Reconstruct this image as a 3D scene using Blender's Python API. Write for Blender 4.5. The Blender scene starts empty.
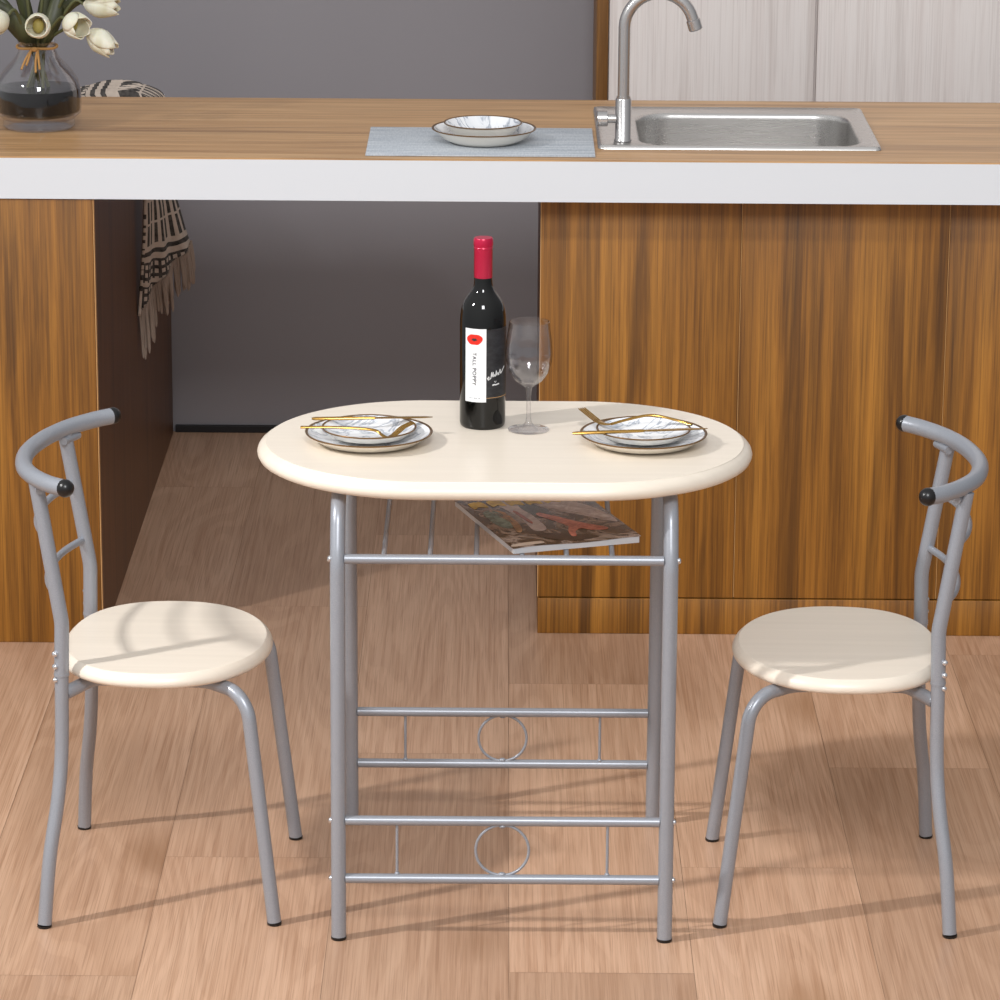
import bpy, bmesh, math, random
from mathutils import Vector, Matrix
random.seed(7)
S = bpy.context.scene
COL = S.collection
R = math.radians
PI = math.pi

# ---------------------------------------------------------------- camera
cd = bpy.data.cameras.new('camera'); cam = bpy.data.objects.new('camera', cd); COL.objects.link(cam)
cd.sensor_width = 36; cd.lens = 36 * 3.7922; cd.clip_end = 60
cam.matrix_world = Matrix.Translation((-.0071, -5.8738, 2.2958)) @ Matrix.Rotation(R(90 - 15.64), 4, 'X') @ Matrix.Rotation(R(.379), 4, 'Z')
S.camera = cam

# ---------------------------------------------------------------- light and exposure
w = bpy.data.worlds.new('studio'); S.world = w; w.use_nodes = True
wn = w.node_tree.nodes; wl = w.node_tree.links
bg = wn['Background']; tc = wn.new('ShaderNodeTexCoord'); sx = wn.new('ShaderNodeVectorMath'); sx.operation = 'DOT_PRODUCT'; sx.inputs[1].default_value = (-.36, -.58, .73)
ad = wn.new('ShaderNodeMath'); ad.operation = 'MULTIPLY_ADD'; ad.inputs[1].default_value = .5; ad.inputs[2].default_value = .5
rp = wn.new('ShaderNodeValToRGB')
rp.color_ramp.elements[0].position = .2; rp.color_ramp.elements[0].color = (.26, .26, .27, 1)
rp.color_ramp.elements[1].position = .95; rp.color_ramp.elements[1].color = (1, 1, 1, 1)
wl.new(tc.outputs['Generated'], sx.inputs[0]); wl.new(sx.outputs['Value'], ad.inputs[0]); wl.new(ad.outputs[0], rp.inputs[0]); wl.new(rp.outputs[0], bg.inputs[0])
bg.inputs[1].default_value = .80

def area(name, loc, tgt, size, power, color=(1, 1, 1)):
    l = bpy.data.lights.new(name, 'AREA'); l.energy = power; l.size = size; l.color = color
    o = bpy.data.objects.new(name, l); COL.objects.link(o); o.location = loc
    o.rotation_euler = (Vector(tgt) - Vector(loc)).to_track_quat('-Z', 'Y').to_euler()
    return o
k_ = area('key_strip_light', (-3.99, -1.78, 3.97), (-.15, -.25, .3), .14, 22, (1, .98, .96)); k_.data.shape = 'RECTANGLE'; k_.data.size_y = .36; k_.data.spread = R(58)
area('front_softbox', (.1, -4.9, 4.3), (0, .9, .5), 1.3, 200, (.98, .99, 1))
S.view_settings.view_transform = 'Standard'; S.view_settings.look = 'None'
S.view_settings.gamma = 1; S.view_settings.use_curve_mapping = False
S.view_settings.exposure = -0.1

# ---------------------------------------------------------------- material helpers
def lin(h):
    h = h.lstrip('#'); v = [int(h[i:i + 2], 16) / 255 for i in (0, 2, 4)]
    return tuple(c / 12.92 if c <= .04045 else ((c + .055) / 1.055) ** 2.4 for c in v) + (1,)
class M:
    def __init__(s, name, color='#888888', rough=.5, metal=0, **kw):
        s.m = bpy.data.materials.new(name); s.m.use_nodes = True
        s.n = s.m.node_tree.nodes; s.l = s.m.node_tree.links; s.b = s.n['Principled BSDF']
        s.b.inputs['Base Color'].default_value = lin(color); s.b.inputs['Roughness'].default_value = rough
        s.b.inputs['Metallic'].default_value = metal
        for k, v in kw.items(): s.b.inputs[k.replace('_', ' ')].default_value = v
    def node(s, t, **kw):
        n = s.n.new('ShaderNode' + t)
        for k, v in kw.items(): setattr(n, k, v)
        return n
    def coord(s, scale=(1, 1, 1), out='Object', rot=(0, 0, 0)):
        t = s.node('TexCoord'); m = s.node('Mapping'); m.inputs['Scale'].default_value = scale; m.inputs['Rotation'].default_value = rot
        s.l.new(t.outputs[out], m.inputs['Vector']); return m.outputs[0]
    def noise(s, vec, scale=1, detail=4, rough=.55, dist=0):
        n = s.node('TexNoise'); n.inputs['Scale'].default_value = scale; n.inputs['Detail'].default_value = detail
        n.inputs['Roughness'].default_value = rough; n.inputs['Distortion'].default_value = dist
        s.l.new(vec, n.inputs['Vector']); return n.outputs[0]
    def ramp(s, fac, stops):
        r = s.node('ValToRGB'); e = r.color_ramp.elements
        while len(e) < len(stops): e.new(.5)
        for i, (p, c) in enumerate(stops): e[i].position = p; e[i].color = lin(c) if isinstance(c, str) else (c, c, c, 1)
        s.l.new(fac, r.inputs[0]); return r.outputs[0]
    def mix(s, fac, a, b, mode='MIX'):
        n = s.node('Mix', data_type='RGBA', blend_type=mode)
        for i, v in ((0, fac), (6, a), (7, b)):
            if isinstance(v, (int, float)): n.inputs[i].default_value = v if i == 0 else (v, v, v, 1)
            elif isinstance(v, str): n.inputs[i].default_value = lin(v)
            else: s.l.new(v, n.inputs[i])
        return n.outputs[2]
    def math(s, op, a, b=None, c=None):
        n = s.node('Math', operation=op)
        for i, v in enumerate((a, b, c)):
            if v is None: continue
            if isinstance(v, (int, float)): n.inputs[i].default_value = v
            else: s.l.new(v, n.inputs[i])
        return n.outputs[0]
    def base(s, o): s.l.new(o, s.b.inputs['Base Color']); return s
    def rough(s, o): s.l.new(o, s.b.inputs['Roughness']); return s
    def bump(s, h, st=.2, d=.001):
        n = s.node('Bump'); n.inputs['Strength'].default_value = st; n.inputs['Distance'].default_value = d
        s.l.new(h, n.inputs['Height']); s.l.new(n.outputs[0], s.b.inputs['Normal']); return s

# floor planks: pale oak, grain along the plank (uv in metres, a random value per plank)
m = M('oak_floor', rough=.42)
at = m.node('Attribute', attribute_name='rnd'); uvn = m.node('UVMap')
def uvmap(m, sc):
    mp = m.node('Mapping'); mp.inputs['Scale'].default_value = sc; m.l.new(uvn.outputs[0], mp.inputs[0]); return mp.outputs[0]
big = m.noise(uvmap(m, (7, .8, 1)), 1, 5, .6, .4)
warp = m.noise(uvmap(m, (7, .7, 1)), 1, 1, .4, .3)
rings = m.math('SINE', m.math('MULTIPLY', warp, 90))
fine = m.noise(uvmap(m, (190, 1.6, 1)), 1, 4, .65)
pores = m.noise(uvmap(m, (520, 5, 1)), 1, 2, .6)
c0 = m.ramp(big, [(.25, '#b48b6f'), (.5, '#d0aa8e'), (.75, '#dfbfa6')])
c1 = m.mix(.30, c0, m.ramp(rings, [(.0, '#a98367'), (.3, '#cfaa8e'), (1, '#dab79d')]))
c2 = m.mix(.42, c1, m.ramp(fine, [(.32, '#ad866a'), (.56, '#dfbea5')]))
c3 = m.mix(m.math('MULTIPLY', m.ramp(pores, [(.36, 1.0), (.46, 0.0)]), .32), c2, '#8a6246')
knot = m.ramp(m.noise(uvmap(m, (3.4, 1.9, 1)), 1, 1, .5), [(.64, 0.0), (.80, 1.0)])
c4 = m.mix(m.math('MULTIPLY', knot, .6), c3, '#97704f')
tint = m.ramp(at.outputs['Fac'], [(0, '#d6cfc8'), (.5, '#e8e2dc'), (1, '#f6f1ec')])
m.base(m.mix(1, c4, tint, 'MULTIPLY')); m.bump(fine, .12, .0006)
OAK = m.m
SEAM = M('floor_joint', '#9a7a62', .8).m

def wood(name, stops, axis, streak, fine_sc, rough=.4, dark='#4a2808', dk=.5):
    m = M(name, rough=rough)
    def sc(a, b): return tuple(b if i == axis else a for i in range(3))
    a = m.noise(m.coord(sc(streak, .45)), 1, 7, .68, .35)
    b = m.noise(m.coord(sc(fine_sc, 1.5)), 1, 5, .7, .3)
    f = m.noise(m.coord(sc(fine_sc * 4, 4)), 1, 2, .6)
    c = m.ramp(a, stops)
    c = m.mix(.5, c, m.ramp(b, [(.28, stops[0][1]), (.62, stops[-1][1])]))
    c = m.mix(m.math('MULTIPLY', m.ramp(f, [(.36, 1.0), (.5, 0.0)]), dk * .6), c, dark)
    spot = m.ramp(m.noise(m.coord(sc(streak * 1.3, .8)), 1, 4, .6, .5), [(.55, 0.0), (.68, 1.0)])
    c = m.mix(m.math('MULTIPLY', spot, dk), c, dark)
    m.base(c); m.bump(b, .12, .0008)
    return m.m
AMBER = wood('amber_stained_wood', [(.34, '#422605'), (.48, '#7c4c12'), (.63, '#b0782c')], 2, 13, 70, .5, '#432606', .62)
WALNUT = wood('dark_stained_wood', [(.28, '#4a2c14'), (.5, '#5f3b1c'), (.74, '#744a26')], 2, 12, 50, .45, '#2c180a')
POST = wood('post_wood', [(.3, '#7d5426'), (.7, '#9a6c36')], 2, 12, 60, .45)
BEECH = wood('counter_wood', [(.30, '#9a6e42'), (.5, '#c29462'), (.72, '#d8b080')], 0, 16, 50, .38, '#7a5330', .6)
PALEWOOD = wood('pale_cupboard_wood', [(.28, '#e9dfdb'), (.5, '#f1e9e5'), (.74, '#f6f0ed')], 2, 14, 70, .5, '#b9aba4', .35)
EDGEW = M('raw_board_edge', '#c99c66', .6).m

m = M('white_paint', '#e9e8ea', .4); sp = m.noise(m.coord((14, 14, 14)), 1, 6, .7)
m.base(m.mix(m.math('MULTIPLY', m.ramp(sp, [(.66, 0.0), (.74, 1.0)]), .25), '#dde2e8', '#c2c4c7')); WHITE = m.m
m = M('grey_wall_paint', '#6a686c', .32); g = m.noise(m.coord((1.3, 1.3, .35)), 1, 3, .5)
m.base(m.ramp(g, [(.3, '#959297'), (.7, '#9b989d')])); GREYWALL = m.m
BLACK = M('black_plastic', '#0d0d0f', .3).m
SKIRT = M('black_skirting', '#141215', .5).m
m = M('silver_paint', '#a4a6ad', .34, .3); s_ = m.noise(m.coord((900, 900, 900)), 1, 2, .5)
m.base(m.ramp(s_, [(.3, '#91959d'), (.7, '#9da1a9')])); SILVER = m.m
BOLT = M('bolt_metal', '#d5d6da', .2, .9).m
m = M('cream_laminate', '#ebe2d5', .34); s_ = m.noise(m.coord((3, 60, 20)), 1, 3, .5)
m.base(m.ramp(s_, [(.3, '#e2d7c8'), (.7, '#e7dccd')])); CREAM = m.m
m = M('marbled_porcelain', '#eeeeee', .14); v_ = m.noise(m.coord((10, 15, 10)), 1, 4, .55, 1.6)
m.base(m.ramp(v_, [(.30, '#f2f2f4'), (.465, '#eceef1'), (.5, '#9fa6b3'), (.525, '#e4e7ec'), (.8, '#f4f4f5')])); MARBLE = m.m
PORC = M('ivory_porcelain', '#ebe6dc', .2).m
RIMD = M('bronze_rim', '#7a5a34', .28, .7).m
GOLD = M('gold_metal', '#b48c4a', .24, .95).m
m = M('brushed_steel', '#cfcdcb', .24, 1); b_ = m.noise(m.coord((6, 500, 500)), 1, 2, .6)
m.rough(m.ramp(b_, [(.3, .26), (.7, .30)])); STEEL = m.m
m = M('brushed_nickel', '#c4c2c2', .26, 1); NICKEL = m.m
m = M('clear_glass'); m.n.remove(m.b); tr = m.node('BsdfTransparent'); tr.inputs[0].default_value = (.955, .95, .96, 1)
gl = m.node('BsdfGlossy'); gl.inputs['Roughness'].default_value = .02; lw = m.node('LayerWeight'); lw.inputs[0].default_value = .5
mx = m.node('MixShader'); m.l.new(m.math('MULTIPLY_ADD', m.math('POWER', lw.outputs['Facing'], 2.2), .75, .06), mx.inputs[0])
m.l.new(tr.outputs[0], mx.inputs[1]); m.l.new(gl.outputs[0], mx.inputs[2]); m.l.new(mx.outputs[0], m.n['Material Output'].inputs[0]); GLASS = m.m
BOTTLE = M('black_glass', '#050606', .05, 0).m
FOIL = M('crimson_foil', '#b8123f', .28, .25).m
PAPER = M('white_label_paper', '#ececee', .55).m
m = M('black_label_paper', '#1f1f22', .5); k_ = m.noise(m.coord((60, 60, 160)), 1, 3, .6)
m.base(m.ramp(k_, [(.35, '#17171a'), (.7, '#303034')])); BLABEL = m.m
RED = M('poppy_red', '#d8210e', .5).m
INK = M('dark_ink', '#2a282c', .6).m
GREYINK = M('pale_grey_ink', '#aeb0b4', .6).m
WINK = M('white_ink', '#dcdcdc', .6).m
LIQ = M('dark_vase_glass', '#060508', .12, 0, Specular_IOR_Level=.12).m
m = M('placemat_weave', '#b4bcc6', .7); x_ = m.noise(m.coord((5, 240, 1)), 1, 3, .6, .2)
y_ = m.noise(m.coord((300, 50, 1)), 1, 2, .5)
m.base(m.mix(.3, m.ramp(x_, [(.32, '#8d97a4'), (.48, '#b9c0c8'), (.65, '#d5d9dd')]), m.ramp(y_, [(.35, '#9aa3ae'), (.65, '#ccd1d6')]))); m.bump(x_, .4, .001); MAT = m.m
m = M('tulip_petal', '#eadfc2', .5, 0, Subsurface_Weight=.12); t_ = m.noise(m.coord((40, 40, 8)), 1, 3, .5)
m.base(m.ramp(t_, [(.3, '#d9cfae'), (.6, '#efe8d4')])); PETAL = m.m
STAMEN = M('tulip_centre', '#a89a55', .6).m
m = M('dark_green_leaf', '#3b3f25', .45); t_ = m.noise(m.coord((60, 60, 6)), 1, 3, .5)
m.base(m.ramp(t_, [(.3, '#2c2f1c'), (.7, '#4d5132')])); LEAF = m.m
STEM = M('green_stem', '#5a5c39', .5).m
TWINE = M('straw_twine', '#b88a50', .8).m
PAGES = M('magazine_pages', '#bcbdc0', .6).m

# woven throw: cream and black bands (uv: u across 0..1, v along in metres)
m = M('patterned_throw', '#cdbfb0', .9)
uv = m.node('UVMap'); sp = m.node('SeparateXYZ'); m.l.new(uv.outputs[0], sp.inputs[0]); U, V = sp.outputs[0], sp.outputs[1]
nz = m.noise(m.coord((90, 90, 90)), 1, 2, .5)
def band(a, b): return m.math('MULTIPLY', m.math('GREATER_THAN', V, a), m.math('LESS_THAN', V, b))
def stripes(x, n, thr): return m.math('GREATER_THAN', m.math('FRACT', m.math('MULTIPLY', x, n)), thr)
CRE, BLK = '#c9b9ab', '#1b1a1c'
c = m.mix(0, CRE, CRE)
def over(c, fac, col): return m.mix(fac, c, col)
per = m.math('FRACT', m.math('MULTIPLY', V, 1 / .30)); V0 = V
V = m.math('MULTIPLY', per, .30)
c = over(c, m.math('MULTIPLY', band(.0, .10), m.math('MULTIPLY', stripes(U, 8, .5), stripes(V, 20, .1))), BLK)
c = over(c, band(.112, .122), BLK)
c = over(c, m.math('MULTIPLY', band(.135, .235), m.math('SUBTRACT', 1, m.math('MULTIPLY', stripes(U, 11, .45), stripes(V, 60, .45)))), BLK)
c = over(c, band(.178, .187), CRE)
c = over(c, band(.245, .256), BLK); c = over(c, band(.268, .279), BLK)
m.base(m.mix(.12, c, m.ramp(nz, [(.3, '#6b5f56'), (.7, '#e5d9cc')]))); m.bump(nz, .4, .002); THROW = m.m
FRINGE = M('cotton_fringe', '#a8978a', .9).m

# ---------------------------------------------------------------- mesh helpers
def tag(o, label=None, cat=None, group=None, kind=None):
    if label: o['label'] = label
    if cat: o['category'] = cat
    if group: o['group'] = group
    if kind: o['kind'] = kind
    return o
def thing(name, label, cat, loc=(0, 0, 0), rz=0, group=None):
    o = bpy.data.objects.new(name, None); COL.objects.link(o); o.location = loc; o.rotation_euler = (0, 0, rz); o.empty_display_size = .05
    return tag(o, label, cat, group)
def obj(name, bm, mats, parent=None, smooth=True, ang=40, loc=None, recalc=True):
    me = bpy.data.meshes.new(name)
    if recalc: bmesh.ops.recalc_face_normals(bm, faces=bm.faces)
    if smooth:
        for f in bm.faces: f.smooth = True
        for e in bm.edges:
            if len(e.link_faces) == 2 and e.calc_face_angle(0) > R(ang): e.smooth = False
    bm.to_mesh(me); bm.free()
    for mt in (mats if isinstance(mats, (list, tuple)) else [mats]): me.materials.append(mt)
    o = bpy.data.objects.new(name, me); COL.objects.link(o)
    if parent: o.parent = parent
    if loc: o.location = loc
    return o
def box(bm, a, b, bev=0, mi=0, seg=2):
    a, b = Vector(a), Vector(b)
    r = bmesh.ops.create_cube(bm, size=1, matrix=Matrix.Translation((a + b) / 2) @ Matrix.Diagonal((*(b - a), 1)))
    vs = r['verts']; fs = {f for v in vs for f in v.link_faces}
    for f in fs: f.material_index = mi
    if bev:
        es = list({e for v in vs for e in v.link_edges})
        r2 = bmesh.ops.bevel(bm, geom=es, offset=bev, segments=seg, affect='EDGES', profile=.5)
        for f in r2['faces']: f.material_index = mi
def fillet(pts, rad, n=8):
    pts = [Vector(p) for p in pts]; out = [pts[0]]
    for i in range(1, len(pts) - 1):
        r = rad[i - 1] if isinstance(rad, (list, tuple)) else rad
        p, q, s = pts[i - 1], pts[i], pts[i + 1]
        d1 = (p - q); d2 = (s - q); l1, l2 = d1.length, d2.length; d1.normalize(); d2.normalize()
        ang = d1.angle(d2)
        if r <= 0 or ang > PI - .01: out.append(q); continue
        t = min(r / math.tan(ang / 2), l1 * .49, l2 * .49); r = t * math.tan(ang / 2)
        c = q + (d1 + d2).normalized() * (r / math.sin(ang / 2))
        a = q + d1 * t - c; b = q + d2 * t - c; th = a.angle(b)
        for k in range(n + 1):
            f = k / n
            out.append(c + (a * math.sin((1 - f) * th) + b * math.sin(f * th)) / math.sin(th))
    out.append(pts[-1]); return out
def spline(pts, n=8, closed=False):
    P = [Vector(p) for p in pts]; N = len(P); out = []
    for i in range(N if closed else N - 1):
        if closed: p0, p1, p2, p3 = (P[(i + k - 1) % N] for k in range(4))
        else: p0, p1, p2, p3 = P[max(i - 1, 0)], P[i], P[i + 1], P[min(i + 2, N - 1)]
        for k in range(n):
            t = k / n
            out.append(.5 * ((2 * p1) + (-p0 + p2) * t + (2 * p0 - 5 * p1 + 4 * p2 - p3) * t * t + (-p0 + 3 * p1 - 3 * p2 + p3) * t ** 3))
    if not closed: out.append(P[-1])
    return out
def tube(bm, pts, r, seg=16, closed=False, cap=True, flat=(1, 1), mi=0, up=None):
    pts = [Vector(p) for p in pts]; N = len(pts)
    def tan(i):
        if closed: return (pts[(i + 1) % N] - pts[i - 1]).normalized()
        return (pts[min(i + 1, N - 1)] - pts[max(i - 1, 0)]).normalized()
    t = tan(0); a = up or (Vector((0, 0, 1)) if abs(t.z) < .9 else Vector((1, 0, 0)))
    nrm = (a - t * a.dot(t)).normalized(); rings = []
    for i in range(N):
        t = tan(i); nrm = (nrm - t * nrm.dot(t)).normalized(); b = t.cross(nrm)
        rr = r[i] if isinstance(r, (list, tuple)) else r
        rings.append([bm.verts.new(pts[i] + (nrm * math.cos(2 * PI * k / seg) * flat[0] + b * math.sin(2 * PI * k / seg) * flat[1]) * rr) for k in range(seg)])
    for i in range(N if closed else N - 1):
        A, B = rings[i], rings[(i + 1) % N]
        for k in range(seg):
            bm.faces.new((A[k], A[(k + 1) % seg], B[(k + 1) % seg], B[k])).material_index = mi
    if cap and not closed:
        bm.faces.new(rings[0][::-1]).material_index = mi; bm.faces.new(rings[-1]).material_index = mi
def loft(bm, loops, closed_ends=True, mi=0):
    rs = [[bm.verts.new(p) for p in lp] for lp in loops]
    n = len(rs[0])
    for A, B in zip(rs, rs[1:]):
        for k in range(n): bm.faces.new((A[k], A[(k + 1) % n], B[(k + 1) % n], B[k])).material_index = mi
    if closed_ends:
        bm.faces.new(rs[0][::-1]).material_index = mi; bm.faces.new(rs[-1]).material_index = mi
    return rs
def lathe(bm, prof, seg=48, at=(0, 0, 0), a0=0, a1=2 * PI, mi=0):
    full = abs(a1 - a0 - 2 * PI) < 1e-6; n = seg if full else seg + 1; cols = []
    for k in range(n):
        a = a0 + (a1 - a0) * k / seg
        cols.append([(bm.verts.new((at[0] + r * math.cos(a), at[1] + r * math.sin(a), at[2] + z)) if r > 1e-6 or k == 0 else None) for r, z in prof])
    for i, (r, z) in enumerate(prof):
        if r <= 1e-6:
            for k in range(1, n): cols[k][i] = cols[0][i]
    for k in range(seg if full else seg):
        A, B = cols[k], cols[(k + 1) % n]
        for i in range(len(prof) - 1):
            vs = []
            for v in (A[i], B[i], B[i + 1], A[i + 1]):
                if v not in vs: vs.append(v)
            if len(vs) >= 3: bm.faces.new(vs).material_index = mi
def ball(bm, c, r, sc=(1, 1, 1), mi=0, u=14, v=10):
    rr = bmesh.ops.create_uvsphere(bm, u_segments=u, v_segments=v, radius=r, matrix=Matrix.Translation(c) @ Matrix.Diagonal((*sc, 1)))
    for f in {f for vv in rr['verts'] for f in vv.link_faces}: f.material_index = mi
def dup(root, loc, rz, label=None, group=None):
    r = root.copy(); COL.objects.link(r); r.location = loc; r.rotation_euler = (0, 0, rz)
    if label: r['label'] = label
    if group: r['group'] = group
    for ch in list(root.children):
        c = ch.copy(); COL.objects.link(c); c.parent = r
        for g in list(ch.children):
            d = g.copy(); COL.objects.link(d); d.parent = c
    return r
def cyl(bm, a, b, r, seg=16): tube(bm, [a, b], r, seg)

# ---------------------------------------------------------------- structure
bm = bmesh.new(); uvl = bm.loops.layers.uv.new('UVMap'); rl = bm.verts.layers.float.new('rnd')
W, L, G = .288, 1.42, .00035
joints = {-2: .093, -1: .093 - .0, 0: 1.024, 1: .06, 2: .558, -3: -.42, 3: -.2}
joints[-1] = .62; joints[-2] = .093
rng = random.Random(3)
for i in range(-9, 9):
    x0 = .0125 + i * W - .001; x1 = x0 + W
    y = joints.get(i, rng.uniform(-.7, .7)); y -= L * math.ceil((y + 3.6) / L)
    while y < 2.95:
        ya, yb = max(y, -3.6), min(y + L, 2.95)
        if yb > ya:
            q = [bm.verts.new((a, b, 0)) for a, b in ((x0 + G, ya + G), (x1 - G, ya + G), (x1 - G, yb - G), (x0 + G, yb - G))]
            rv = rng.random(); ou, ov = rng.uniform(0, 40), rng.uniform(0, 40)
            for v in q: v[rl] = rv
            f = bm.faces.new(q)
            for lp in f.loops: lp[uvl].uv = (lp.vert.co.x - x0 + ou, lp.vert.co.y + ov)
        y += L
q = [bm.verts.new(p) for p in ((-2.7, -3.7, -.002), (2.7, -3.7, -.002), (2.7, 3.0, -.002), (-2.7, 3.0, -.002))]
bm.faces.new(q).material_index = 1
q = [bm.verts.new(p) for p in ((-2.7, -3.7, -.03), (-2.7, 3.0, -.03), (2.7, 3.0, -.03), (2.7, -3.7, -.03))]
bm.faces.new(q).material_index = 1
tag(obj('floor', bm, [OAK, SEAM], smooth=False, recalc=False), kind='structure')
bm = bmesh.new(); box(bm, (-2.7, 2.92, 0), (2.7, 3.02, 2.7)); tag(obj('wall_back', bm, GREYWALL, smooth=False), kind='structure')
bm = bmesh.new(); box(bm, (-.785, 2.908, 0), (2.7, 2.92, .017), .001); tag(obj('baseboard_back', bm, SKIRT, smooth=False), kind='structure')
bm = bmesh.new(); box(bm, (.203, 2.595, 0), (.229, 2.92, 2.5), .002); tag(obj('trim_1', bm, POST, ang=30), kind='structure')

# tall pale cupboard behind the counter
t = thing('tall_cupboard', 'tall pale wood-grain cupboard standing behind the counter beside the brown post', 'cupboard', (.229, 2.62, 0))
bm = bmesh.new(); box(bm, (.001, .0, 0), (1.45, .298, 2.45), .002); obj('carcass', bm, PALEWOOD, t, ang=30)
for x0, x1 in ((.002, .463), (.469, .93), (.936, 1.397)):
    bm = bmesh.new(); box(bm, (x0, -.02, .06), (x1, 0, 2.42), .0015); obj('door', bm, PALEWOOD, t, ang=30)

# base cabinet at left, its side running back to the wall
t = thing('base_cabinet', 'amber wood cabinet at left whose dark side runs back to the grey wall', 'cabinet', (-.79, 1.26, 0))
bm = bmesh.new(); box(bm, (-.8, 0, 0), (0, .018, .8905), .003); obj('front_panel', bm, AMBER, t, ang=30)
bm = bmesh.new()
pf = [(.0185, 0), (1.645, 0), (1.645, .78), (.68, .78), (.68, .8905), (.0185, .8905)]
box(bm, (.0001, .0006, 0), (.0016, .0182, .8905), 0, 1)
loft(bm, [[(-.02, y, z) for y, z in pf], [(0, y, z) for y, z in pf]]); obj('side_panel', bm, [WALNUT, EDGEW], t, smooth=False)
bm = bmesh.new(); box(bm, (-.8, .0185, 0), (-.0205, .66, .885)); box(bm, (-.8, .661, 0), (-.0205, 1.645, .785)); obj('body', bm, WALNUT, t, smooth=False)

# base cabinet at right, panels over a plinth board
t = thing('base_cabinet', 'wide amber wood cabinet of vertical boards under the sink, right of the gap', 'cabinet', (.069, 1.344, 0))
for x0, x1 in ((0, .3888), (.3902, .7914), (.7928, 1.19), (1.1914, 1.6)):
    bm = bmesh.new(); box(bm, (x0, 0, .0755), (x1, .018, .8905), .0018); obj('front_panel', bm, AMBER, t, ang=30)
bm = bmesh.new(); box(bm, (0, -.002, 0), (1.6, .018, .0735), .002); obj('plinth', bm, AMBER, t, ang=30)
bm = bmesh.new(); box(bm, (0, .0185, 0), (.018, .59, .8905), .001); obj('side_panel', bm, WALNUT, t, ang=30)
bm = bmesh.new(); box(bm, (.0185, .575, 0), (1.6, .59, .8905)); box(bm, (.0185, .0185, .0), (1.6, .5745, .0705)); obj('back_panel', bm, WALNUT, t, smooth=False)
bm = bmesh.new(); box(bm, (-.0008, .0005, .076), (.0008, .0175, .889)); obj('edge_strip', bm, EDGEW, t, smooth=False)
for x in (.3895, .7921, 1.1907):
    bm = bmesh.new(); box(bm, (x - .0005, .0012, .0765), (x + .0005, .0175, .889)); obj('joint_strip', bm, EDGEW, t, smooth=False)

# counter with a cut-out for the sink
CX0, CX1, CY0, CY1, CZ = -1.62, 1.68, 1.255, 1.94, .973
hx0, hx1, hy0, hy1 = .19, .715, 1.385, 1.81
def slab(bm, ins, z0, z1):
    X = [CX0 + ins, hx0, hx1, CX1 - ins]; Y = [CY0 + ins, hy0, hy1, CY1 - ins]; v = {}
    for k, z in enumerate((z0, z1)):
        for i in range(4):
            for j in range(4): v[i, j, k] = bm.verts.new((X[i], Y[j], z))
    for i in range(3):
        for j in range(3):
            if i == 1 and j == 1: continue
            bm.faces.new([v[a, b, 1] for a, b in ((i, j), (i + 1, j), (i + 1, j + 1), (i, j + 1))])
            bm.faces.new([v[a, b, 0] for a, b in ((i, j), (i, j + 1), (i + 1, j + 1), (i + 1, j))])
    for i in range(3):
        for j in (0, 3): bm.faces.new((v[i, j, 0], v[i + 1, j, 0], v[i + 1, j, 1], v[i, j, 1])); bm.faces.new((v[j, i, 0], v[j, i + 1, 0], v[j, i + 1, 1], v[j, i, 1]))
    for a, b in (((1, 1), (2, 1)), ((2, 1), (2, 2)), ((2, 2), (1, 2)), ((1, 2), (1, 1))): bm.faces.new((v[(*a, 0)], v[(*b, 0)], v[(*b, 1)], v[(*a, 1)]))
t = thing('countertop', 'long wood-topped counter with thick white front edge', 'countertop', (0, 0, 0))
bm = bmesh.new(); slab(bm, 0, .8915, CZ - .003); obj('white_edge_slab', bm, WHITE, t, smooth=False)
bm = bmesh.new(); slab(bm, .0012, CZ - .003, CZ); obj('wood_top', bm, BEECH, t, smooth=False)

# ---------------------------------------------------------------- sink and faucet
def rrect(x0, x1, y0, y1, r, z, n=10):
    out = []
    for cx, cy, a in ((x1 - r, y1 - r, 0), (x0 + r, y1 - r, 90), (x0 + r, y0 + r, 180), (x1 - r, y0 + r, 270)):
        for k in range(n): out.append((cx + r * math.cos(R(a + 90 * k / (n - 1))), cy + r * math.sin(R(a + 90 * k / (n - 1))), z))
    return out
t = thing('sink', 'stainless steel drop-in sink set in the wooden counter', 'sink', (0, 0, 0))
bm = bmesh.new(); z = CZ
ox0, ox1, oy0, oy1 = .178, .727, 1.372, 1.822; bx0, bx1, by0, by1 = .262, .692, 1.402, 1.768
L_ = [rrect(ox0, ox1, oy0, oy1, .012, z + .0005), rrect(ox0 + .002, ox1 - .002, oy0 + .002, oy1 - .002, .012, z + .007), rrect(ox0 + .006, ox1 - .006, oy0 + .006, oy1 - .006, .012, z + .008),
      rrect(ox0 + .018, ox1 - .018, oy0 + .013, oy1 - .018, .014, z + .003), rrect(bx0 - .008, bx1 + .008, by0 - .008, by1 + .008, .078, z + .003),
      rrect(bx0 - .002, bx1 + .002, by0 - .002, by1 + .002, .074, z + .001), rrect(bx0, bx1, by0, by1, .072, z - .004), rrect(bx0 + .0005, bx1 - .0005, by0 + .0005, by1 - .0005, .072, z - .009), rrect(bx0 + .004, bx1 - .004, by0 + .004, by1 - .004, .07, z - .13), rrect(bx0 + .006, bx1 - .006, by0 + .006, by1 - .006, .068, z - .140),
      rrect(bx0 + .03, bx1 - .03, by0 + .03, by1 - .03, .045, z - .158), rrect(bx0 + .15, bx1 - .15, by0 + .12, by1 - .12, .04, z - .162)]
rs = loft(bm, L_, False); bm.faces.new(rs[-1]); obj('basin', bm, STEEL, t, ang=50, recalc=False)
for f in t.children[0].data.polygons: pass
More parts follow.
